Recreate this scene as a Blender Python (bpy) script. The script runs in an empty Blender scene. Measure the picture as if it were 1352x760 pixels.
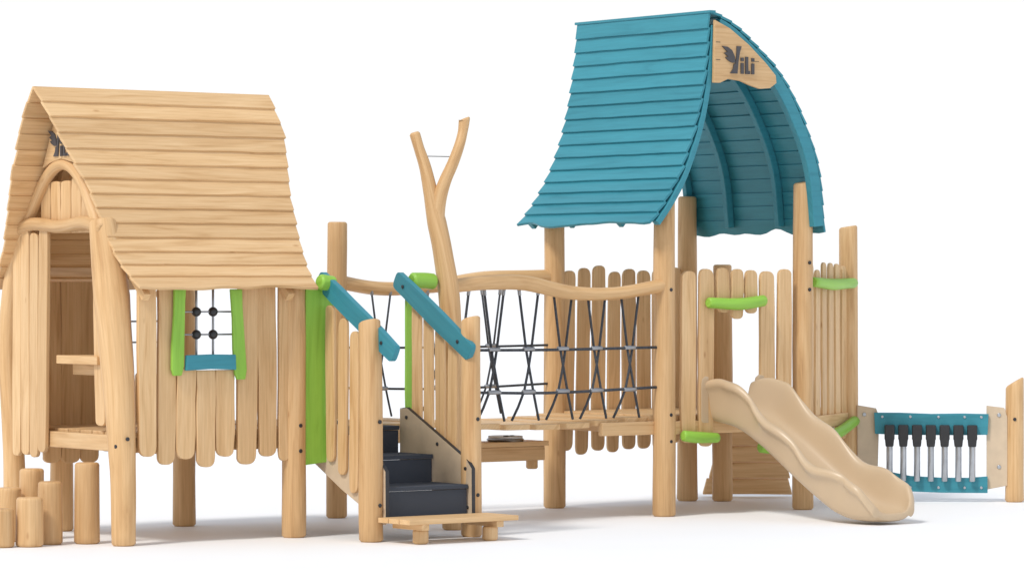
import bpy, bmesh, math, random
from mathutils import Vector, noise
random.seed(11)
R = random.random
def rr(a, b): return a + (b - a) * R()
V = Vector
scene = bpy.context.scene
scene.view_settings.view_transform = 'Standard'
scene.view_settings.look = 'None'
scene.view_settings.exposure = 0
COL = scene.collection

# ------------------------------------------------------------ materials
def new_mat(name):
    m = bpy.data.materials.new(name); m.use_nodes = True
    nt = m.node_tree
    return m, nt, nt.nodes['Principled BSDF']
def N(nt, t, **kw):
    n = nt.nodes.new(t)
    for k, v in kw.items(): setattr(n, k, v)
    return n
def lk(nt, a, b): nt.links.new(a, b)
def ramp(nt, stops):
    r = N(nt, 'ShaderNodeValToRGB'); e = r.color_ramp.elements
    while len(e) < len(stops): e.new(0.5)
    for i, (p, c) in enumerate(stops):
        e[i].position = p; e[i].color = (*c, 1)
    return r
def mixc(nt, mode, fac, a, b):
    m = N(nt, 'ShaderNodeMix', data_type='RGBA', blend_type=mode)
    for sock, val in ((m.inputs[0], fac), (m.inputs[6], a), (m.inputs[7], b)):
        if hasattr(val, 'is_linked'): lk(nt, val, sock)
        elif isinstance(val, tuple): sock.default_value = (*val, 1)
        else: sock.default_value = val
    return m.outputs[2]

def wood(name, light, mid, dark, rough=0.5, painted=False):
    m, nt, b = new_mat(name)
    uv = N(nt, 'ShaderNodeUVMap'); sep = N(nt, 'ShaderNodeSeparateXYZ')
    lk(nt, uv.outputs[0], sep.inputs[0])
    at = N(nt, 'ShaderNodeAttribute', attribute_name='rnd')
    def vec(sx, sy, sz):
        c = N(nt, 'ShaderNodeCombineXYZ')
        for i, (src, s) in enumerate(((sep.outputs[0], sx), (sep.outputs[1], sy), (at.outputs['Fac'], sz))):
            k = N(nt, 'ShaderNodeMath', operation='MULTIPLY'); k.inputs[1].default_value = s
            lk(nt, src, k.inputs[0]); lk(nt, k.outputs[0], c.inputs[i])
        return c.outputs[0]
    n1 = N(nt, 'ShaderNodeTexNoise'); n1.inputs['Scale'].default_value = 1
    n1.inputs['Detail'].default_value = 5; n1.inputs['Distortion'].default_value = 1.2
    lk(nt, vec(1.1, 12, 37), n1.inputs['Vector'])
    n2 = N(nt, 'ShaderNodeTexNoise'); n2.inputs['Scale'].default_value = 1
    n2.inputs['Detail'].default_value = 4; n2.inputs['Distortion'].default_value = .4
    lk(nt, vec(4, 110, 51), n2.inputs['Vector'])
    r1 = ramp(nt, [(.28, dark), (.45, mid), (.68, light)])
    lk(nt, n1.outputs['Fac'], r1.inputs[0])
    g2 = ramp(nt, [(.3, (.92, .90, .87)), (.62, (1.02, 1.02, 1.02))])
    lk(nt, n2.outputs['Fac'], g2.inputs[0])
    c = mixc(nt, 'MULTIPLY', 1.0 if not painted else .5, r1.outputs[0], g2.outputs[0])
    w = N(nt, 'ShaderNodeTexWave', wave_type='BANDS', bands_direction='Y'); w.inputs['Scale'].default_value = 1
    w.inputs['Distortion'].default_value = 5; w.inputs['Detail'].default_value = 2; w.inputs['Detail Scale'].default_value = .6
    lk(nt, vec(1.6, 9, 23), w.inputs['Vector'])
    g3 = ramp(nt, [(.0, (.93, .90, .86)), (.35, (1, 1, 1))])
    lk(nt, w.outputs['Fac'], g3.inputs[0])
    c = mixc(nt, 'MULTIPLY', .6 if not painted else .2, c, g3.outputs[0])
    if not painted:
        vo = N(nt, 'ShaderNodeTexVoronoi'); vo.inputs['Scale'].default_value = 1
        lk(nt, vec(1.9, 5.0, 71), vo.inputs['Vector'])
        k = ramp(nt, [(.02, (.62, .46, .33)), (.08, (1, 1, 1))])
        lk(nt, vo.outputs['Distance'], k.inputs[0])
        c = mixc(nt, 'MULTIPLY', .7, c, k.outputs[0])
    pr = ramp(nt, [(0, (.88, .855, .82)), (.5, (1, 1, 1)), (1, (1.07, 1.07, 1.06))] if not painted else [(0, (.94, .94, .94)), (1, (1.06, 1.06, 1.06))])
    lk(nt, at.outputs['Fac'], pr.inputs[0])
    c = mixc(nt, 'MULTIPLY', 1.0, c, pr.outputs[0])
    lk(nt, c, b.inputs['Base Color'])
    b.inputs['Roughness'].default_value = rough
    b.inputs['Specular IOR Level'].default_value = .35
    bp = N(nt, 'ShaderNodeBump'); bp.inputs['Strength'].default_value = .2; bp.inputs['Distance'].default_value = .003
    lk(nt, n2.outputs['Fac'], bp.inputs['Height']); lk(nt, bp.outputs[0], b.inputs['Normal'])
    return m
def plain(name, col, rough=.5, metal=0, var=.12, scale=9, bump=0.0):
    m, nt, b = new_mat(name)
    tc = N(nt, 'ShaderNodeTexCoord'); n = N(nt, 'ShaderNodeTexNoise')
    n.inputs['Scale'].default_value = scale; n.inputs['Detail'].default_value = 5
    lk(nt, tc.outputs['Object'], n.inputs['Vector'])
    r = ramp(nt, [(.3, tuple(x * (1 - var) for x in col)), (.7, tuple(min(1, x * (1 + var)) for x in col))])
    lk(nt, n.outputs['Fac'], r.inputs[0]); lk(nt, r.outputs[0], b.inputs['Base Color'])
    b.inputs['Roughness'].default_value = rough; b.inputs['Metallic'].default_value = metal
    if bump:
        n3 = N(nt, 'ShaderNodeTexNoise'); n3.inputs['Scale'].default_value = 260
        lk(nt, tc.outputs['Object'], n3.inputs['Vector'])
        bp = N(nt, 'ShaderNodeBump'); bp.inputs['Strength'].default_value = bump; bp.inputs['Distance'].default_value = .002
        lk(nt, n3.outputs['Fac'], bp.inputs['Height']); lk(nt, bp.outputs[0], b.inputs['Normal'])
    return m
WOOD = wood('light_wood', (.74, .51, .280), (.69, .455, .235), (.58, .355, .165))
LOGW = wood('log_wood', (.70, .465, .245), (.64, .405, .198), (.53, .31, .14))
TEAL = wood('teal_paint', (.045, .27, .345), (.04, .247, .318), (.032, .213, .277), .42, True)
GREEN = wood('green_paint', (.30, .57, .08), (.27, .53, .07), (.23, .46, .055), .45, True)
DARK = plain('dark_metal', (.05, .05, .055), .4, .6)
LOGO = plain('logo_paint', (.07, .065, .07), .6)
ROPE = plain('rope_dark', (.055, .06, .07), .85, 0, .4, 60)
BLACK = plain('black_plastic', (.02, .02, .022), .3)
STEEL = plain('steel', (.46, .48, .51), .32, .9)
CLIP = plain('clip_metal', (.34, .35, .37), .4, .7)
TREAD = plain('tread_rubber', (.040, .050, .070), .7, 0, .3, 200, .4)
TANB = plain('tan_board', (.60, .47, .33), .5, 0, .06)
SLIDE = plain('slide_plastic', (.56, .42, .272), .36, 0, .03, 3)
WHITEP = plain('white_plastic', (.7, .7, .68), .4)

# ------------------------------------------------------------ mesh builder
class MB:
    def __init__(s): s.v = []; s.f = []; s.uv = []; s.r = []; s.m = []; s.sm = []
    def add(s, verts, faces, uvs, mat=0, smooth=False, rnd=None):
        o = len(s.v); s.v += [tuple(x) for x in verts]
        rnd = R() if rnd is None else rnd
        for i, f in enumerate(faces):
            s.f.append([a + o for a in f]); s.uv.append(uvs[i]); s.r.append(rnd); s.m.append(mat)
            s.sm.append(smooth if not isinstance(smooth, list) else smooth[i])
def prism(mb, O, L, W, T, pts, thick, mat=0, rnd=None):
    O, L, W, T = V(O), V(L).normalized(), V(W).normalized(), V(T).normalized()
    n = len(pts)
    vs = [O + L * a + W * b + T * (thick / 2) for a, b in pts] + [O + L * a + W * b - T * (thick / 2) for a, b in pts]
    fs = [list(range(n)), list(range(2 * n - 1, n - 1, -1))]
    uv = [[(a, b) for a, b in pts], [(pts[i - n][0], pts[i - n][1] + .4) for i in range(2 * n - 1, n - 1, -1)]]
    for i in range(n):
        j = (i + 1) % n; a, b = pts[i]; c, d = pts[j]
        fs.append([i, n + i, n + j, j]); uv.append([(a, b), (a, b + thick), (c, d + thick), (c, d)])
    mb.add(vs, fs, uv, mat, False, rnd)
def outline(l, w, rt=.05, rb=.05, wob=.05, pw=.8):
    def cs(x, p=pw): return math.copysign(abs(x) ** p, x)
    pts = []; t1, b1 = (.93 if rt else 1), (.93 if rb else 1)
    ed = [b1, 1, 1, 1, 1, t1]
    for i in range(6): pts.append((rb + (l - rt - rb) * i / 5, w / 2 * ed[i] * (1 + rr(-wob, wob))))
    if rt > 0:
        sk = rr(-.25, .25) * rt
        for a in range(1, 10):
            t = a * math.pi / 10; pts.append((l - rt + rt * cs(math.sin(t)) + sk * math.cos(t) * .5, w / 2 * t1 * cs(math.cos(t))))
    for i in range(5, -1, -1): pts.append((rb + (l - rt - rb) * i / 5, -w / 2 * ed[i] * (1 + rr(-wob, wob))))
    if rb > 0:
        sk = rr(-.25, .25) * rb
        for a in range(1, 10):
            t = a * math.pi / 10; pts.append((rb - rb * cs(math.sin(t)) + sk * math.cos(t) * .5, -w / 2 * b1 * cs(math.cos(t))))
    return pts
def plank(mb, O, L, W, l, w, th, rt=.05, rb=.05, wob=.05, mat=0):
    L = V(L).normalized(); W = V(W).normalized(); T = L.cross(W)
    prism(mb, O, L, W, T, outline(l, w, rt, rb, wob), th, mat)
def box(mb, c, sx, sy, sz, mat=0):
    c = V(c); 
    if sx >= sy: prism(mb, c, (1, 0, 0), (0, 1, 0), (0, 0, 1), [(-sx/2, -sy/2), (sx/2, -sy/2), (sx/2, sy/2), (-sx/2, sy/2)], sz, mat)
    else: prism(mb, c, (0, 1, 0), (1, 0, 0), (0, 0, 1), [(-sy/2, -sx/2), (sy/2, -sx/2), (sy/2, sx/2), (-sy/2, sx/2)], sz, mat)
def crom(pts, k=6):
    P = [V(p) for p in pts]
    if len(P) < 3:
        return [P[0].lerp(P[1], i / k) for i in range(k + 1)]
    P = [P[0] * 2 - P[1]] + P + [P[-1] * 2 - P[-2]]; out = []
    for i in range(1, len(P) - 2):
        a, b, c, d = P[i - 1:i + 3]
        for j in range(k):
            t = j / k
            out.append(.5 * ((2 * b) + (c - a) * t + (2 * a - 5 * b + 4 * c - d) * t * t + (3 * b - a - 3 * c + d) * t ** 3))
    out.append(P[-2]); return out
def log(mb, pts, rad, seg=18, wob=.04, mat=0, k=6, cut=None, cap=True, rnd=None):
    n0 = len(pts)
    if not hasattr(rad, '__len__'): rad = [rad] * n0
    q = crom([(*p, ) for p in pts], k); m = len(q)
    rads = []
    for i in range(m):
        t = i / (m - 1) * (n0 - 1); a = min(int(t), n0 - 2); rads.append(rad[a] + (rad[a + 1] - rad[a]) * (t - a))
    sd = R() * 50; vs = []; L = 0
    tn = (q[1] - q[0]).normalized(); up = V((0, 1, 0)) if abs(tn.y) < .9 else V((1, 0, 0))
    rings = []
    def ring(p, x, y, r, l, amp):
        o = []
        for s in range(seg):
            a = 2 * math.pi * s / seg
            d = x * math.cos(a) + y * math.sin(a)
            f = 1 + amp * (noise.noise(V((math.cos(a) * .8 + sd, math.sin(a) * .8, l * 2.2 + sd))) * 2)
            o.append(p + d * r * f)
        return o
    st = []
    for i in range(m):
        t = (q[min(i + 1, m - 1)] - q[max(i - 1, 0)]).normalized()
        x = (up - t * up.dot(t)).normalized(); up = x; y = t.cross(x)
        if i: L += (q[i] - q[i - 1]).length
        st.append((q[i], x, y, t, rads[i], L))
    b = min(.018, rads[0] * .25) if cap else 0
    def emit(p, x, y, r, l): rings.append((ring(p, x, y, r, l, wob), l))
    for i, (p, x, y, t, r, l) in enumerate(st):
        if i == 0 and cap: emit(p, x, y, r - b, l); emit(p + t * b, x, y, r, l)
        elif i == m - 1 and cap: emit(p - t * b, x, y, r, l); emit(p - t*b*.3, x, y, r - b*.45, l); emit(p, x, y, r - b, l)
        else: emit(p, x, y, r, l)
    if cut:
        rg = rings[-1][0]; c = sum(rg, V()) / seg
        for kk in (-1, -2, -3):
            for s in range(seg):
                vtx = rings[kk][0][s]; d = vtx - c; vtx.z += d.x * cut[0] + d.y * cut[1]
    fs = []; uv = []; sm = []
    for rg, l in rings: vs += rg
    nr = len(rings); c0 = 2 * math.pi * rads[0]
    for i in range(nr - 1):
        for s in range(seg):
            e = (s + 1) % seg
            fs.append([i * seg + s, i * seg + e, (i + 1) * seg + e, (i + 1) * seg + s])
            l0, l1 = rings[i][1], rings[i + 1][1]; a0, a1 = s / seg * c0, (s + 1) / seg * c0
            uv.append([(l0, a0), (l0, a1), (l1, a1), (l1, a0)]); sm.append(True)
    for i0, rev in ((0, True), ((nr - 1) * seg, False)):
        idx = list(range(i0, i0 + seg))
        fs.append(idx[::-1] if rev else idx)
        uv.append([(.03 * math.cos(2 * math.pi * s / seg), .06 * math.sin(2 * math.pi * s / seg)) for s in range(seg)]); sm.append(False)
    mb.add(vs, fs, uv, mat, sm, rnd)
def rope(mb, pts, r=.011, mat=0, k=4, seg=6): log(mb, pts, r, seg, 0, mat, k, None, False)
def bolt(mb, p, d, r=.017, mat=1):
    d = V(d).normalized(); log(mb, [V(p) - d * .01, V(p) + d * .008], r, 10, 0, mat, 1)
def ball(mb, c, r, mat=0, sc=(1, 1, 1)):
    c = V(c); n, k = 12, 8; vs = [c + V((0, 0, r * sc[2]))]; fs = []
    for i in range(1, k):
        for j in range(n):
            a, b = math.pi * i / k, 2 * math.pi * j / n
            vs.append(c + V((r * sc[0] * math.sin(a) * math.cos(b), r * sc[1] * math.sin(a) * math.sin(b), r * sc[2] * math.cos(a))))
    vs.append(c - V((0, 0, r * sc[2])))
    for j in range(n): fs.append([0, 1 + j, 1 + (j + 1) % n])
    for i in range(k - 2):
        for j in range(n): fs.append([1 + i * n + j, 1 + (i + 1) * n + j, 1 + (i + 1) * n + (j + 1) % n, 1 + i * n + (j + 1) % n])
    o = 1 + (k - 2) * n
    for j in range(n): fs.append([o + j, len(vs) - 1, o + (j + 1) % n])
    mb.add(vs, fs, [[(0, 0)] * len(f) for f in fs], mat, True)

TH = math.atan2(.6, .8)
class Thing:
    def __init__(s, name, label, cat, fo, base=(0, 0), theta=TH, group=None):
        s.e = bpy.data.objects.new(name, None); COL.objects.link(s.e)
        s.base = V((base[0], base[1], 0))
        c, sn = math.cos(theta), math.sin(theta)
        s.e.location = (fo[0] + c * base[0] - sn * base[1], fo[1] + sn * base[0] + c * base[1], 0)
        s.e.rotation_euler = (0, 0, theta); s.e.empty_display_size = .3
        s.e['label'] = label; s.e['category'] = cat
        if group: s.e['group'] = group
    def part(s, name, mb, mats, bev=.006, label=None, parent=None, sub=0):
        o = make(name, mb, mats, bev, s.base, sub)
        o.parent = parent or s.e
        if label: o['label'] = label
        return o
def make(name, mb, mats, bev, off=V(), sub=0):
    me = bpy.data.meshes.new(name)
    me.from_pydata([V(v) - off for v in mb.v], [], mb.f)
    ul = me.uv_layers.new(name='UVMap'); at = me.attributes.new('rnd', 'FLOAT', 'FACE')
    for p in me.polygons:
        p.material_index = mb.m[p.index]; p.use_smooth = mb.sm[p.index]; at.data[p.index].value = mb.r[p.index]
        for k, li in enumerate(p.loop_indices): ul.data[li].uv = mb.uv[p.index][k]
    for m in (mats if isinstance(mats, (list, tuple)) else [mats]): me.materials.append(m)
    bm = bmesh.new(); bm.from_mesh(me); bmesh.ops.recalc_face_normals(bm, faces=bm.faces); bm.to_mesh(me); bm.free()
    o = bpy.data.objects.new(name, me); COL.objects.link(o)
    if bev:
        b = o.modifiers.new('bevel', 'BEVEL'); b.width = bev; b.segments = 2; b.limit_method = 'ANGLE'; b.angle_limit = math.radians(40)
    if sub:
        b = o.modifiers.new('sub', 'SUBSURF'); b.levels = sub; b.render_levels = sub
    return o

def fence(mb, P0, P1, n, w, zb, zt, th=.035, vb=.05, vt=.03, rt=.06, rb=.06, lean=.02, mat=0, wv=.06):
    P0, P1 = V((*P0, 0)), V((*P1, 0)); D = (P1 - P0).normalized()
    for i in range(n):
        c = P0.lerp(P1, (i + .5) / n); b = zb + rr(-vb, vb); t = zt + rr(-vt, vt)
        l_ = rr(-lean, lean); L = V((0, 0, 1)) + D * l_
        plank(mb, c + V((0, 0, b)) - D * l_ * (t - b) / 2, L, D, t - b, w * rr(1 - wv, 1 + wv), th * rr(.9, 1.1), rt, rb, .05, mat)

def arclen(prof, n):
    q = crom(prof, 12); L = [0]
    for i in range(1, len(q)): L.append(L[-1] + (q[i] - q[i - 1]).length)
    out = []
    for i in range(n + 1):
        s = L[-1] * i / n; j = 0
        while j < len(L) - 2 and L[j + 1] < s: j += 1
        out.append(q[j].lerp(q[j + 1], (s - L[j]) / max(1e-6, L[j + 1] - L[j])))
    return out
def roof_rows(mb, prof, n, A, a0, a1, th, out, jag=.018, eave=.03, lift=.9, mat=0):
    q = arclen(prof, n); A = V(A)
    for i in range(n):
        P, Q = q[i], q[i + 1]; W = (Q - P); w = W.length; W.normalize()
        T = A.cross(W)
        if T.dot(V(out)) < 0: T = -T
        Wt = (W * w + T * th * lift).normalized(); Tt = (T - Wt * T.dot(Wt)).normalized()
        t0, t1 = i / n, (i + 1) / n; e0, e1 = a0((t0 + t1) / 2) + rr(-jag, jag), a1((t0 + t1) / 2) + rr(-jag, jag)
        sk0, sk1 = (a0(t1) - a0(t0)) / 2, (a1(t1) - a1(t0)) / 2
        amp = eave if i == n - 1 else .003; K = 26; sd = R() * 99
        pts = [(e0 - sk0, -.004), (e1 - sk1, -.004)]
        for k in range(K + 1):
            f = 1 - k / K; x = (e0 + sk0) + (e1 + sk1 - e0 - sk0) * f
            pts.append((x, w + .006 + amp * 1.6 * noise.noise(V((x * (2.8 if i == n - 1 else 4), sd, 0)))))
        prism(mb, P + T * (th / 2), A, Wt, Tt, pts, th, mat)

def logo(mb, O, Lx, Up, s, mat=0, th=.012):
    Lx = V(Lx); Up = V(Up); T = Lx.cross(Up)
    def P(pts): prism(mb, O, Lx, Up, T, [(a * s, b * s) for a, b in pts], th, mat)
    P([(-.10, 1.0), (.16, .98), (.38, .86), (.50, .66), (.545, .40), (.38, .40), (.20, .47), (.06, .58), (.20, .62), (.0, .74), (.16, .80)])
    P([(.62, 1.02), (.84, 1.02), (.76, .80), (.69, .45), (.64, .0), (.30, .0), (.44, .18), (.48, .36), (.555, .37), (.60, .66)])
    def rect(x, y, w, h): P([(x, y), (x + w, y), (x + w, y + h), (x, y + h)])
    rect(.82, .0, .13, .40); rect(.82, .47, .13, .13)
    rect(1.04, .0, .13, .64); rect(1.175, .0, .09, .12)
    rect(1.34, .0, .13, .40); rect(1.34, .47, .13, .13)

# ------------------------------------------------------------ ground, sky, light, camera
gm, nt, b = new_mat('white_ground')
tc = N(nt, 'ShaderNodeTexCoord'); nn = N(nt, 'ShaderNodeTexNoise'); nn.inputs['Scale'].default_value = .8
lk(nt, tc.outputs['Object'], nn.inputs['Vector'])
r_ = ramp(nt, [(.3, (.895, .90, .91)), (.7, (.91, .915, .925))]); lk(nt, nn.outputs['Fac'], r_.inputs[0]); lk(nt, r_.outputs[0], b.inputs['Base Color'])
b.inputs['Roughness'].default_value = .6; b.inputs['Specular IOR Level'].default_value = .2
g = MB(); g.add([(-600, -50, 0), (600, -50, 0), (600, 1200, 0), (-600, 1200, 0)], [[0, 1, 2, 3]], [[(0, 0), (1, 0), (1, 1), (0, 1)]])
go = make('ground', g, gm, 0); go['kind'] = 'structure'

w = bpy.data.worlds.new('World'); scene.world = w; w.use_nodes = True; nt = w.node_tree
bg = nt.nodes['Background']; tc = N(nt, 'ShaderNodeTexCoord'); sp = N(nt, 'ShaderNodeSeparateXYZ')
lk(nt, tc.outputs['Generated'], sp.inputs[0])
rp = ramp(nt, [(.10, (1, 1, 1)), (.40, (.66, .70, .77)), (1, (.58, .64, .74))])
lk(nt, sp.outputs[2], rp.inputs[0]); lk(nt, rp.outputs[0], bg.inputs[0]); bg.inputs[1].default_value = 1.02
sl = bpy.data.lights.new('sun', 'SUN'); sl.energy = 2.2; sl.angle = math.radians(11); sl.color = (1, .955, .89)
so = bpy.data.objects.new('sun', sl); COL.objects.link(so)
so.rotation_euler = V((.60, .74, -1.15)).to_track_quat('-Z', 'Y').to_euler()
cam = bpy.data.cameras.new('camera'); co = bpy.data.objects.new('camera', cam); COL.objects.link(co)
co.location = (0, 0, 2.1); co.rotation_euler = (math.pi / 2, 0, 0)
cam.sensor_width = 36; cam.lens = 4800 / 1352 * 36; cam.shift_y = -5 / 1352; cam.clip_end = 3000; cam.clip_start = .5
scene.camera = co

HA = (-3.123, 29.22); TA = (1.379, 32.94)
UX = (1, 0, 0); VX = (0, 1, 0); ZX = (0, 0, 1)

# ------------------------------------------------------------ PLAYHOUSE
H = Thing('playhouse', 'wooden playhouse on posts with steep curved plank roof', 'playhouse', HA, (.83, .88))
def post(th, pts, rad, bolts=(), cut=None, label=None, name='post'):
    m = MB(); log(m, pts, rad, 22, .03, 0, 6, cut)
    for (p, d) in bolts: bolt(m, p, d)
    return th.part(name, m, [LOGW, DARK], 0, label)
post(H, [(0, 0, 0), (0, .01, .6), (0, .08, 1.3), (-.01, .17, 2.0), (-.02, .30, 2.62)], [.098, .105, .13, .15, .11], [((-.02, -.1, .86), (0, -1, 0)), ((-.09, -.03, .8), (-1, -.3, 0))])
post(H, [(1.64, 0, 0), (1.64, 0, 1.2), (1.64, 0, 2.12)], [.102, .1, .096], [((1.64, -.1, .93), (0, -1, 0)), ((1.64, -.1, .72), (0, -1, 0))])
post(H, [(1.66, 1.76, 0), (1.66, 1.76, 1.2), (1.66, 1.76, 2.12)], [.10, .098, .096])
post(H, [(0, 1.76, 0), (0, 1.80, .7), (0, 1.88, 1.5), (0, 1.80, 2.1), (0, 1.66, 2.4)], [.10, .09, .085, .09, .08])
m = MB()
for i in range(9):
    box(m, (.83, .1 + i * .195, .885), 1.56, .18, .045)
box(m, (.83, .06, .80), 1.50, .06, .12); box(m, (.83, 1.70, .80), 1.50, .06, .12)
box(m, (.0, .88, .82), .07, 1.55, .13); box(m, (1.66, .88, .80), .07, 1.5, .12)
H.part('floor', m, WOOD)
pf = [(0, .88, 3.70), (0, .73, 3.44), (0, .54, 3.05), (0, .27, 2.60), (0, .05, 2.28), (0, -.2, 2.05)]
pb = [(0, 1.76 - y, z) for _, y, z in pf]
def lin(pts):
    def f(t):
        for i in range(len(pts) - 1):
            if t <= pts[i + 1][0]:
                return pts[i][1] + (pts[i + 1][1] - pts[i][1]) * (t - pts[i][0]) / (pts[i + 1][0] - pts[i][0])
        return pts[-1][1]
    return f
m = MB()
roof_rows(m, pf, 14, UX, lin([(0, -.34), (.2, -.24), (.45, -.09), (.75, -.05), (1, .02)]), lin([(0, 1.95), (.2, 1.98), (.35, 1.93), (.5, 1.86), (.75, 1.79), (1, 1.72)]), .025, (0, -1, .6), .005, .045, .75)
roof_rows(m, pb, 14, UX, lin([(0, -.34), (.35, -.33), (1, -.10)]), lin([(0, 1.95), (1, 1.72)]), .024, (0, 1, .6), .012, .035, .5)
rf = H.part('roof', m, WOOD, .004, 'steep light wood plank roof with wavy eaves')
for uu in (.12, 1.50):
    for pr in (pf, pb):
        m = MB()
        q = arclen(pr, 7)
        c = [V((uu, a.y + (.05 if pr is pf else -.05), a.z - .05)) for a in q[1:]]
        for i in range(6):
            d = c[i + 1] - c[i]; plank(m, c[i] - d * .04, d, (1, 0, 0), d.length * 1.08, .06, .07, 0, 0, 0)
        H.part('rafter', m, WOOD, .004, parent=rf)
m = MB()
prism(m, (-.06, 0, 0), VX, ZX, UX, [(.88, 3.60), (.73, 3.36), (.58, 3.06), (.70, 3.10), (.88, 3.13), (1.06, 3.10), (1.18, 3.06), (1.03, 3.36)], .03)
gs = H.part('gable_sign', m, WOOD, .004)
m = MB(); logo(m, V((-.082, 1.045, 3.15)), (0, -1, 0), ZX, .215)
H.part('sign_lettering', m, LOGO, 0, 'dark winged Y and letters reading ili', gs)
m = MB()
log(m, [(-.03, 1.62, 2.45), (-.03, 1.42, 2.72), (-.03, 1.16, 3.0), (-.03, .9, 3.09), (-.03, .64, 2.98), (-.03, .42, 2.70), (-.03, .26, 2.40)], [.06, .055, .05, .05, .055, .06, .06])
log(m, [(-.07, 1.72, 2.53), (-.07, 1.35, 2.60), (-.07, .9, 2.57), (-.07, .5, 2.60), (-.07, .2, 2.54)], [.06, .055, .052, .055, .055])
H.part('gable_arch', m, LOGW, 0)
m = MB()
fence(m, (.0, .48), (.0, 1.32), 5, .155, 2.52, 2.95, .03, 0, .03, .02, 0)
fence(m, (-.065, 1.10), (-.065, 1.68), 4, .138, .66, 2.55, .035)
plank(m, (.02, .38, .95), (0, .03, 1), VX, 1.55, .16, .03)
H.part('gable_wall', m, WOOD)
m = MB()
xs = [(.20, .17, 2.1), (.38, .17, 2.1), (.56, .18, 1.42), (.75, .18, 1.40), (.94, .18, 1.40), (1.15, .19, 2.1), (1.36, .18, 2.1), (1.52, .11, 2.1)]
for i, (x, wd, zt) in enumerate(xs):
    b_ = .66 + (.05, -.02, .02, -.05, .03, -.04, .02, -.02)[i]
    plank(m, (x, -.03 + rr(-.006, .006), b_), (rr(-.012, .012), 0, 1), UX, zt - b_, wd, .038, .0, .08, .06)
H.part('front_wall', m, WOOD)
m = MB(); fence(m, (.06, 1.76), (.80, 1.76), 4, .182, .62, 2.12, .035, .05, 0, 0); fence(m, (.80, 1.76), (1.5, 1.76), 4, .15, .62, 1.35, .035)
H.part('back_wall', m, WOOD)
for (O, L_) in (((.455, -.075, 1.36), (.04, 0, 1)), ((1.065, -.075, 1.32), (-.06, 0, 1))):
    m = MB(); L = V(L_).normalized()
    ol = [(0, -.035), (.05, -.055), (.25, -.06), (.5, -.05), (.74, -.055), (.74, .055), (.6, .05), (.3, .055), (.08, .06), (0, .04)]
    prism(m, O, L, UX, L.cross(V(UX)), ol, .03); H.part('window_shutter', m, GREEN, .006)
m = MB(); prism(m, (.53, -.085, 1.40), UX, ZX, VX, [(0, 0), (.24, .01), (.48, .0), (.475, .125), (.24, .13), (0.005, .125)], .035); H.part('window_sill', m, TEAL)
m = MB()
for x in (.675, .835):
    rope(m, [(x, -.02, 1.42), (x, -.02, 2.1)], .010)
for z in (1.69, 1.875): rope(m, [(.46, -.02, z), (1.03, -.02, z)], .008)
for x in (.675, .835):
    for z in (1.69, 1.875): ball(m, (x, -.02, z), .040, 1)
H.part('bead_rope', m, [CLIP, BLACK], 0)
m = MB()
rope(m, [(.98, 1.76, 1.3), (.98, 1.76, 2.1)], .01)
for z in (1.6, 1.78): rope(m, [(.78, 1.76, z), (1.6, 1.76, z)], .009); ball(m, (.98, 1.76, z), .045, 1)
H.part('bead_rope', m, [CLIP, BLACK], 0)
m = MB(); box(m, (.12, .70, 1.48), .30, .66, .07); box(m, (.12, .70, 1.40), .08, .5, .09)
H.part('shelf', m, WOOD)

# ------------------------------------------------------------ ENTRANCE PLATFORM
E = Thing('entrance_platform', 'open wooden platform with dark steps and teal handrails', 'platform', HA, (2.5, .4))
post(E, [(3.34, 1.88, 0), (3.34, 1.88, 1.3), (3.34, 1.87, 2.66)], [.095, .092, .088])
post(E, [(1.85, -.82, 0), (1.85, -.82, .9), (1.85, -.80, 1.80)], [.10, .098, .09], [((1.87, -.92, .98), (0, -1, 0)), ((1.87, -.92, .3), (0, -1, 0)), ((1.9, -.9, 1.68), (.2, -1, 0))], (0, -.25))
post(E, [(2.87, -.82, 0), (2.86, -.82, .9), (2.87, -.80, 1.82)], [.088, .086, .08], [((2.87, -.905, .98), (0, -1, 0)), ((2.87, -.905, .35), (0, -1, 0))], (0.1, -.25))
m = MB()
for i in range(7): box(m, (1.86 + i * .19, 1.01, .885), .175, 1.50, .045)
box(m, (2.45, .28, .80), 1.45, .06, .12); box(m, (2.45, 1.78, .80), 1.5, .06, .12)
E.part('deck', m, WOOD)
m = MB()
for (v0, z) in ((.11, .90), (-.38, .675), (-.88, .445)):
    prism(m, (2.36, v0 + .2, z - .02), UX, VX, ZX, [(-.415, -.22), (.415, -.22), (.415, .27), (-.415, .27)], .035)
    prism(m, (2.36, v0 + .0, z - .13), UX, ZX, VX, [(-.41, -.12), (.41, -.12), (.41, .09), (-.41, .09)], .02)
st = E.part('staircase', m, TREAD, .004, 'dark grey rubber steps between tan stringers')
for uu in (1.93, 2.80):
    m = MB()
    prism(m, (uu, 0, 0), VX, ZX, UX, [(.10, 1.04), (-.0, 1.05), (-.86, .64), (-.93, .57), (-.935, .2), (-.90, .14), (-.3, .4), (.10, .6)], .032)
    prism(m, (uu + .001, 0, 0), VX, ZX, UX, [(.095, 1.043), (-.0, 1.052), (-.864, .643), (-.934, .573), (-.937, .20), (-.941, .20), (-.938, .576), (-.866, .647), (-.0, 1.056), (.095, 1.047)], .034, 1)
    for (vv, zz) in ((.0, .97), (-.85, .57), (-.88, .25), (-.45, .76)):
        bolt(m, (uu - .018, vv, zz), (-1, 0, 0), .016)
    E.part('stringer', m, [TANB, DARK], .003, parent=st)
m = MB()
for i in range(3): box(m, (2.38, -1.02 - i * .15, .185), 1.10, .14, .04)
for x in (2.0, 2.75): box(m, (x, -1.17, .14), .07, .42, .05)
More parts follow.
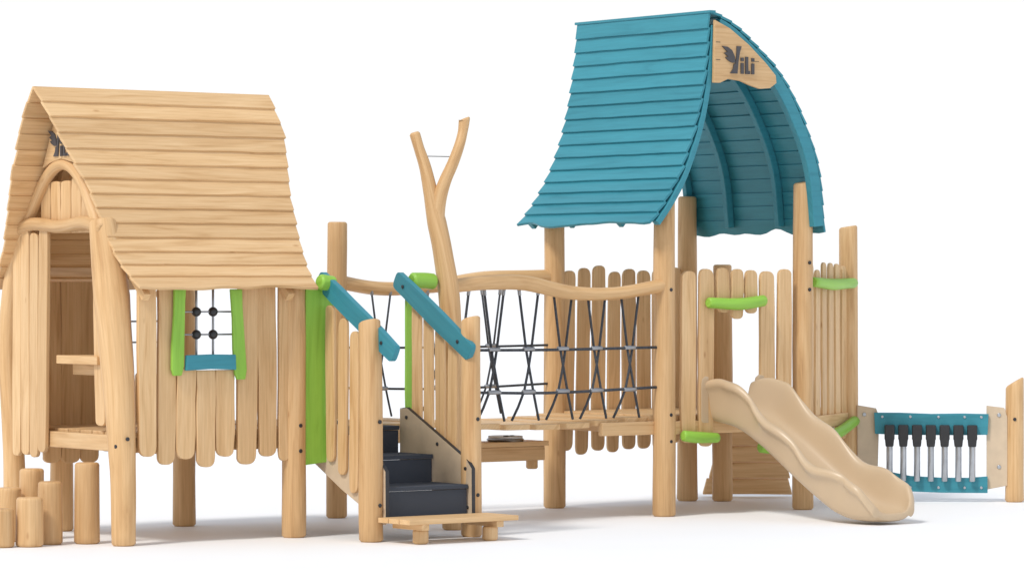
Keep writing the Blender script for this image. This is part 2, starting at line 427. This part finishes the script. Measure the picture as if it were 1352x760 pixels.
log(m, [(2.02, -1.28, 0), (2.02, -1.28, .12)], .065, 14, .02); log(m, [(2.72, -1.28, 0), (2.72, -1.28, .12)], .065, 14, .02)
log(m, [(2.86, -1.1, 0), (2.86, -1.1, .16)], .05, 14, .02)
E.part('bottom_step', m, [WOOD, WOOD], .005, parent=st)
for (uu, va, vb_) in ((1.90, -.0, -1.06), (2.81, .18, -.86)):
    m = MB(); a, b_ = V((uu, va, 2.15)), V((uu, vb_, 1.55)); d = b_ - a
    prism(m, a, d, V(UX).cross(d), UX, outline(d.length + .05, .165, .05, .05, .04, .65), .05)
    for f in (.12, .88):
        p = a.lerp(b_, f); bolt(m, p + V((-.028, 0, 0)), (-1, 0, 0), .016)
    E.part('handrail', m, [TEAL, DARK], .012)
for uu, sg in ((1.90, 0), (2.87, 1)):
    m = MB()
    for i in range(4):
        vv = (-.17 if not sg else -.04) - i * .17; zt = 2.03 + vv * .62; zb = .60 - .10 * i + rr(-.03, .03)
        if sg: zb = .72 - .03 * i
        plank(m, (uu, vv, zb), (0, rr(-.012, .012), 1), VX, zt - zb, .132, .026, .07, .08, .05)
    E.part('side_fence', m, WOOD)
m = MB(); prism(m, (1.84, -.06, .60), ZX, UX, VX, [(0, -.13), (.02, .10), (.0, .125), (1.46, .13), (1.46, -.13)], .03); plank(m, (1.985, .08, .62), ZX, VX, 1.42, .26, .03, 0, .02, .02)
log(m, [(1.80, -.13, 2.12), (1.95, -.13, 2.10)], .065)
E.part('green_panel', m, GREEN)
m = MB(); plank(m, (2.93, .14, .95), ZX, UX, 1.07, .11, .03, 0, .02, .03); log(m, [(2.86, .04, 2.13), (3.0, .04, 2.13), (3.10, .04, 2.12)], .07)
E.part('green_panel', m, GREEN)

# ------------------------------------------------------------ FORKED TREE POST
T_ = Thing('forked_tree_post', 'bare forked tree trunk post beside the rope bridge', 'post', (-.50, 31.14), (0, 0), 0)
m = MB()
def tp(X, Z, dy=0): return (X + .50, dy, Z)
log(m, [tp(-.50, 0), tp(-.505, .8), tp(-.515, 1.5), tp(-.535, 2.0), tp(-.592, 2.36), tp(-.645, 2.62), tp(-.69, 2.86), tp(-.74, 3.09), tp(-.795, 3.26), tp(-.835, 3.40)],
    [.100, .097, .094, .09, .086, .080, .062, .052, .045, .046], 22, .07, 0, 6, None, True, .45)
T_.part('trunk', m, LOGW, 0)
m = MB(); log(m, [tp(-.60, 2.40), tp(-.638, 2.62), tp(-.625, 2.80, -.01), tp(-.575, 2.97, -.02), tp(-.505, 3.13, -.02), tp(-.45, 3.28, -.02), tp(-.42, 3.40), tp(-.405, 3.52)], [.06, .066, .062, .055, .05, .045, .042, .048], 18, .07, 0, 6, (.5, 0), True, .45); T_.part('branch', m, LOGW, 0)
m = MB(); rope(m, [tp(-.775, 3.195), tp(-.48, 3.19)], .004); T_.part('cord', m, ROPE, 0)

# ------------------------------------------------------------ ROPE BRIDGE
B = Thing('rope_bridge', 'plank bridge with dark rope nets and log handrails', 'rope bridge', HA, (4.5, 1.0))
m = MB(); log(m, [(3.22, .02, 2.08), (3.7, .12, 2.11), (4.2, .2, 2.11), (4.75, .24, 2.02), (5.25, .25, 2.02), (5.8, .25, 2.09)], [.055, .062, .07, .062, .058, .06], 16, .06); B.part('handrail', m, LOGW, 0)
m = MB(); log(m, [(3.3, 1.88, 2.13), (3.8, 1.88, 2.06), (4.4, 1.88, 2.08), (5.0, 1.88, 2.15), (5.8, 1.86, 2.17)], [.065, .06, .06, .07, .065], 16, .06); B.part('handrail', m, LOGW, 0)
m = MB()
n = 7
for i in range(n):
    u0 = 3.42 + i * .335; sag = -.05 * math.sin(math.pi * (i + .5) / n)
    prism(m, (u0 + .155, .35, .885 + sag), VX, UX, ZX, outline(1.36, .30, .03, .03, .03), .05)
box(m, (5.45, .33, .80), .62, .06, .12)
B.part('walkway', m, WOOD)
for vv, un, rd in ((.27, [3.53, 3.91, 4.29, 4.67, 5.05, 5.43], .0115), (1.84, [3.80, 4.42, 5.04], .0095)):
    m = MB()
    rope(m, [(3.28, vv, 1.53), (4.5, vv, 1.52), (5.75, vv, 1.53)], rd + .003); rope(m, [(3.3, vv, 1.17), (4.5, vv, 1.14), (5.75, vv, 1.17)], rd + .003)
    for i, x in enumerate(un):
        for sg in (-1, 1):
            rope(m, [(x + sg * .11, vv, 2.06), (x + sg * .03, vv, 1.53)], rd, 0, 2)
            rope(m, [(x + sg * .03, vv, 1.53), (x - sg * .05, vv, 1.16), (x - sg * .15, vv + .05, .90)], rd, 0, 2)
        log(m, [(x - .06, vv, 1.53), (x + .06, vv, 1.53)], .02, 8, 0, 1, 1)
        log(m, [(x - .07, vv, 1.155), (x + .07, vv, 1.155)], .02, 8, 0, 1, 1)
        for sg in (-1, 1): log(m, [(x + sg * .10, vv, 2.0), (x + sg * .11, vv, 2.07)], .016, 8, 0, 1, 1)
    B.part('rope_net', m, [ROPE, CLIP], 0)

# ------------------------------------------------------------ PLAY TABLE
Q = Thing('play_table', 'low wooden play table with a round bowl on top', 'table', HA, (4.8, 1.45))
m = MB(); box(m, (4.81, 1.36, .64), .96, .16, .045); box(m, (4.81, 1.53, .64), .96, .16, .045); Q.part('table_top', m, WOOD)
m = MB(); box(m, (4.81, 1.34, .55), .92, .05, .13); Q.part('apron', m, WOOD)
for x, z0 in ((4.42, 0), (5.23, .40)):
    m = MB(); log(m, [(x, 1.46, z0), (x, 1.46, .62)], .055); Q.part('leg' if z0 == 0 else 'bracket', m, LOGW, 0)
m = MB(); log(m, [(4.90, 1.43, .662), (4.90, 1.43, .695)], .175, 24, 0, 0, 1); log(m, [(4.90, 1.43, .695), (4.90, 1.43, .71)], .16, 24, 0, 1, 1); ball(m, (4.86, 1.36, .712), .022, 2, (1.6, 1, .4)); ball(m, (4.97, 1.42, .712), .018, 2, (1.6, 1, .4))
Q.part('bowl', m, [STEEL, WHITEP, DARK], 0)

# ------------------------------------------------------------ PLAY TOWER
W_ = Thing('play_tower', 'wooden play tower with curved teal plank roof', 'play tower', TA, (.9, .9))
bl = lambda x, y, z: ((x + .0, y - .098, z), (0, -1, 0))
post(W_, [(0, 0, 0), (0, 0, 1.5), (0, 0, 2.83)], [.105, .1, .095], [bl(0, 0, .92), bl(0, 0, .68), bl(0, 0, 2.05)], (1.4, 0))
post(W_, [(1.67, 0, 0), (1.67, 0, 1.5), (1.67, 0, 3.05)], [.10, .097, .09], [bl(1.67, 0, 2.3), bl(1.67, 0, 2.05), bl(1.67, 0, .7)], (.15, 0))
post(W_, [(-.04, 1.58, 0), (-.04, 1.58, 1.5), (-.04, 1.58, 2.76)], [.105, .1, .095], [], (1.2, 0))
post(W_, [(1.68, 1.70, 0), (1.68, 1.70, 1.5), (1.68, 1.70, 2.95)], [.10, .097, .09])
post(W_, [(2.925, .756, 0), (2.925, .756, 1.3), (2.925, .756, 2.66)], [.10, .095, .088], [], (.12, -.1))
post(W_, [(1.93, 1.47, 0), (1.93, 1.47, 1.3), (1.93, 1.47, 2.29)], [.10, .1, .09])
m = MB()
dk = [(0, .02), (1.67, .02), (2.9, .75), (1.7, 1.66), (0, 1.58)]
prism(m, (0, 0, .885), UX, VX, ZX, dk, .05)
def beam(a, b_, z=.80, h=.12, t=.06):
    a, b_ = V((*a, z)), V((*b_, z)); d = b_ - a; dn = d.normalized(); a = a + dn * .1
    prism(m, a, dn, ZX, dn.cross(V(ZX)), [(0, -h/2), (d.length - .2, -h/2), (d.length - .2, h/2), (0, h/2)], t)
beam((0, 0), (1.67, 0)); beam((1.67, 0), (2.925, .756)); beam((2.925, .756), (1.68, 1.7)); beam((1.68, 1.7), (-.04, 1.58)); beam((-.04, 1.58), (0, 0))
W_.part('deck', m, WOOD)
m = MB()
for (x, wd, zb, zt) in ((.25, .175, .66, 2.22), (.46, .17, .62, 2.24), (1.20, .175, .7, 2.22), (1.41, .17, .64, 2.24)):
    plank(m, (x, -.03, zb), (rr(-.008, .008), 0, 1), UX, zt - zb, wd, .036, .07, .07)
for i, x in enumerate((.665, .835, 1.005)):
    zt = (2.25, 2.24, 2.23)[i]; zb = (1.84, 1.78, 1.83)[i]
    plank(m, (x, -.03, zb), (rr(-.01, .01), 0, 1), UX, zt - zb, .145, .036, .06, .06)
W_.part('front_fence', m, WOOD)
m = MB(); log(m, [(.44, -.09, 1.93), (.8, -.11, 1.92), (1.12, -.09, 1.95)], [.05, .056, .05], 14, .05); W_.part('green_rail', m, GREEN, 0)
m = MB(); log(m, [(.14, -.09, .73), (.3, -.1, .71), (.56, -.09, .70)], [.05, .054, .045], 14, .05); W_.part('green_rail', m, GREEN, 0)
m = MB(); log(m, [(1.06, -.09, .60), (1.2, -.1, .59), (1.42, -.09, .61)], [.05, .054, .045], 14, .05); W_.part('green_rail', m, GREEN, 0)
m = MB(); fence(m, (.05, 1.62), (1.60, 1.70), 8, .15, .53, 2.25, .034, .05, .04, .07, .07, .035, 0, .10); W_.part('back_fence', m, WOOD)
m = MB(); fence(m, (1.78, .07), (2.88, .73), 6, .15, .62, 2.27, .026, .04, .04, .07, .07); W_.part('side_fence', m, WOOD)
m = MB(); log(m, [(1.80, .0, 2.12), (2.3, .28, 2.10), (2.88, .63, 2.11)], [.045, .055, .05], 14, .05); W_.part('green_rail', m, GREEN, 0)
m = MB(); log(m, [(1.95, .1, .64), (2.4, .34, .68), (2.9, .63, .78)], [.045, .055, .05], 14, .05); W_.part('green_rail', m, GREEN, 0)
m = MB()
b0, b1 = V((2.25, 2.14, .03)), V((2.96, 1.61, .03)); t0, t1 = V((2.10, 1.64, .86)), V((2.48, 1.36, .86))
D = (b1 - b0).normalized()
for i in range(5):
    f, f2 = i / 5, (i + 1) / 5 - .012
    p, q = b0.lerp(t0, f), b1.lerp(t1, f); p2, q2 = b0.lerp(t0, f2), b1.lerp(t1, f2)
    up = ((p2 + q2) - (p + q)).normalized(); h = ((p2 + q2) / 2 - (p + q) / 2).length
    ctr = (p + q) / 2; l0 = (q - p).length / 2; l1 = (q2 - p2).length / 2; e = rr(-.02, .02)
    prism(m, ctr, D, up, D.cross(up), [(-l0 + e, 0), (l0 * .1, .004), (l0 + e, -.002), (l1 + e, h - .008), (0, h - .002), (-l1 + e, h - .008)], .04, 0, .9)
W_.part('climbing_ramp', m, WOOD)
pl = [(.42, 0, 4.56), (.415, 0, 4.27), (.31, 0, 3.66), (.13, 0, 3.17), (-.05, 0, 2.875), (-.255, 0, 2.63)]
pr_ = [(.42, 0, 4.56), (.62, 0, 4.49), (.845, 0, 4.355), (1.259, 0, 4.02), (1.538, 0, 3.61), (1.726, 0, 3.16), (1.80, 0, 2.58)]
m = MB()
roof_rows(m, pl, 16, VX, lin([(0, -.16), (1, -.14)]), lin([(0, 1.80), (1, 1.84)]), .026, (-1, 0, .5), .008, .055, .9)
roof_rows(m, pr_, 20, VX, lin([(0, -.16), (1, -.14)]), lin([(0, 1.80), (1, 1.84)]), .024, (1, 0, .5), .006, .055, .5)
prism(m, (.42, .82, 4.575), VX, UX, ZX, [(-1.0, -.035), (1.0, -.035), (1.0, .04), (-1.0, .04)], .025)
tr = W_.part('roof', m, TEAL, .004, 'curved teal plank roof with wavy eaves')
for vv in (-.12, .42, 1.15, 1.74):
    m = MB(); G = 40
    for prf, sd_ in ((pl, 1), (pr_, -1)):
        q = arclen(prf, G); inn = []
        dep = (.06 if sd_ == 1 else .12) if vv < 0 else .08
        for i, p in enumerate(q):
            t = (q[min(i + 1, G)] - q[max(i - 1, 0)]).normalized(); nn_ = V((-t.z, 0, t.x))
            if nn_.x * sd_ < 0: nn_ = -nn_
            inn.append((p + nn_ * .004, p + nn_ * dep))
        pts = [(a.x, a.z) for a, _ in inn[2:G]] + [(b_.x, b_.z) for _, b_ in inn[2:G]][::-1]
        prism(m, (0, vv, 0), UX, ZX, VX, pts, .075 if vv < 0 else .06, 0, .5)
    W_.part('roof_rib', m, TEAL, .006, parent=tr)
m = MB()
gp = [(.44, 4.50), (.62, 4.43), (.845, 4.29), (1.05, 4.13), (1.17, 4.02), (1.18, 3.95), (1.10, 3.90), (.98, 3.89), (.86, 3.92), (.75, 3.955), (.60, 3.97), (.50, 3.93), (.425, 3.93)]
prism(m, (0, -.178, 0), UX, ZX, VX, gp, .03)
gs = W_.part('gable_sign', m, WOOD, .004)
m = MB()
for z in (4.14, 4.30):
    for (x0, x1) in ((.45, .50), (.90, .44 + (4.50 - z) * 1.45)):
        if x1 > x0: prism(m, (0, -.1945, z), UX, ZX, VX, [(x0, -.002), (x1, -.002), (x1, .002), (x0, .002)], .003)
W_.part('board_seam', m, DARK, 0, parent=gs)
m = MB(); logo(m, V((.54, -.20, 4.02)), UX, ZX, .245)
W_.part('sign_lettering', m, LOGO, 0, 'dark winged Y and letters reading ili', gs)

# ------------------------------------------------------------ SLIDE
S = Thing('slide', 'tan moulded plastic slide descending from the tower', 'slide', TA, (.85, -1.0))
sec = [(.04, .84, .92, 1.20, .50, 1.05), (-.12, .82, .91, 1.25, .49, 1.06), (-.32, .79, .88, 1.25, .49, 1.06), (-.5, .72, .79, 1.16, .50, 1.05), (-.8, .57, .63, .97, .50, 1.05),
       (-1.12, .37, .43, .75, .50, 1.06), (-1.42, .19, .24, .56, .52, 1.08), (-1.65, .06, .13, .46, .54, 1.11), (-1.83, .02, .10, .41, .56, 1.13), (-1.98, .02, .09, .36, .57, 1.14),
       (-2.06, .02, .09, .26, .60, 1.11), (-2.12, .04, .10, .16, .66, 1.05)]
q = []
for i in range(len(sec) - 1):
    for j in range(5):
        t = j / 5; a, b_ = sec[i], sec[i + 1]; q.append([x + (y - x) * t for x, y in zip(a, b_)])
q.append(list(sec[-1]))
for _ in range(4):
    q = [q[0]] + [[(q[i - 1][k] + 2 * q[i][k] + q[i + 1][k]) / 4 for k in range(6)] for i in range(1, len(q) - 1)] + [q[-1]]
vs = []
for (v, zb, zf, zt, ul, ur) in q:
    env = min(1, max(0, (-.25 - v) / .2)) * min(1, max(0, (v + 2.0) / .2))
    wv = .055 * env * (abs(math.sin(v * 5.2)) ** .7 - .5); hh = zt - zf; zz = .032 * env * math.sin(v * 10.4 + .6)
    cs_ = [(ul - .055 - wv, zt - .04 + zz), (ul - .045 - wv, zt - .085 + zz), (ul - .005 - wv*.3, zt - .12 + zz), (ul + .015, zb + .05), (ul + .08, zb), (ur - .08, zb), (ur - .015, zb + .05), (ur + .005 + wv*.3, zt - .12 + zz), (ur + .045 + wv, zt - .085 + zz), (ur + .055 + wv, zt - .04 + zz),
           (ur + .025 + wv*.7, zt + zz), (ur - .012, zt - .015 + zz), (ur - .035, zf + hh * .45), (ur - .07, zf + hh * .08), (ur - .16, zf), (ul + .16, zf), (ul + .07, zf + hh * .08), (ul + .035, zf + hh * .45), (ul + .012, zt - .015 + zz), (ul - .025 - wv*.7, zt + zz)]
    NS = len(cs_); vs += [(u, v, z) for u, z in cs_]
fs = []
for i in range(len(q) - 1):
    for s in range(NS):
        e = (s + 1) % NS; fs.append([i * NS + s, i * NS + e, (i + 1) * NS + e, (i + 1) * NS + s])
def capf(o): return [[o + k, o + k + 1, o + (18 - k) % NS, o + (19 - k) % NS] for k in range(9)]
fs += capf(0) + capf((len(q) - 1) * NS)
m = MB(); m.add(vs, fs, [[(0, 0)] * len(f) for f in fs], 0, True)
S.part('chute', m, SLIDE, 0, sub=2)
for uu in (.44, 1.11):
    m = MB()
    prism(m, (uu, -.03, 0), UX, ZX, VX, [(-.05, .86), (-.03, .83), (.05, .83), (.05, 1.26), (0, 1.27), (-.04, 1.24), (-.05, 1.19)], .04)
    S.part('entry_flange', m, SLIDE, .012)

# ------------------------------------------------------------ MUSIC PANEL
M = Thing('music_panel', 'teal chime panel with seven silver tubes between tan boards', 'musical play panel', (3.265, 35.3), (.85, 0), math.atan2(-.18, 1.593))
m = MB(); log(m, [(1.60, 0, 0), (1.60, 0, .6), (1.60, 0, 1.16)], [.092, .09, .088], 20, .03, 0, 5, (.6, 0)); bolt(m, (1.60, -.09, .8), (0, -1, 0)); M.part('post', m, [LOGW, DARK], 0)
for (x0, x1, sg) in ((.09, .30, 0), (1.33, 1.53, 1)):
    m = MB(); pts = [(x0, .12), (x1, .16), (x1, .82), (x1 - .03, .91), (x0, .93)] if sg else [(x0, .20), (x1 - .02, .10), (x1, .82), (x1 - .03, .90), (x0, .93)]
    prism(m, (0, -.05, 0), UX, ZX, VX, pts, .025)
    for z in (.3, .8): bolt(m, ((x0 + x1) / 2 - .04 + .06 * sg, -.065, z + .04), (0, -1, 0), .02)
    M.part('side_board', m, [TANB, STEEL], .006)
top = [(.26, .655), (.5, .645), (.8, .645), (1.1, .645), (1.34, .65), (1.35, .85), (1.1, .855), (.8, .85), (.5, .86), (.25, .86)]
bot = [(.42, .12), (.6, .10), (.9, .09), (1.15, .09), (1.34, .09), (1.34, .25), (1.15, .235), (.9, .235), (.6, .25), (.40, .29)]
for pts in (top, bot):
    m = MB(); prism(m, (0, -.09, 0), UX, ZX, VX, pts, .03)
    for x in (.33, .6, .87, 1.12, 1.28):
        zz = .82 if pts is top else .14
        if pts is bot and x < .4: continue
        bolt(m, (x, -.105, zz), (0, -1, 0), .014)
    M.part('rail', m, [TEAL, STEEL], .008)
for i in range(7):
    x = .40 + i * .132
    m = MB(); log(m, [(x, -.15, .20), (x, -.15, .70)], .031, 16, 0, 0, 2); tb = M.part('chime_tube', m, STEEL, 0)
    m = MB()
    prism(m, (x, -.15, 0), UX, ZX, VX, [(-.038, .535), (.038, .535), (.044, .60), (.049, .61), (.049, .745), (-.049, .745), (-.049, .61), (-.044, .60)], .085)
    M.part('tube_cap', m, BLACK, .010, parent=tb)

# ------------------------------------------------------------ STEPPING LOGS
for (X, Y, z, r) in ((-3.444, 29.47, .657, .103), (-3.84, 31.0, .744, .10), (-3.735, 29.39, .508, .10), (-3.95, 29.9, .586, .102), (-3.866, 29.13, .395, .11), (-4.11, 29.73, .44, .10), (-4.07, 29.05, .31, .095)):
    m = MB(); log(m, [(0, 0, 0), (0, 0, z / 2), (0, 0, z)], [r * 1.02, r, r * .97], 24, .025)
    o = make('stepping_log', m, LOGW, 0); o.location = (X, Y, 0)
    o['label'] = ('tall' if z > .6 else 'short' if z < .42 else 'medium') + ' upright wooden stepping log beside the playhouse'
    o['category'] = 'stepping log'; o['group'] = 'upright logs clustered beside the playhouse'
print('done')
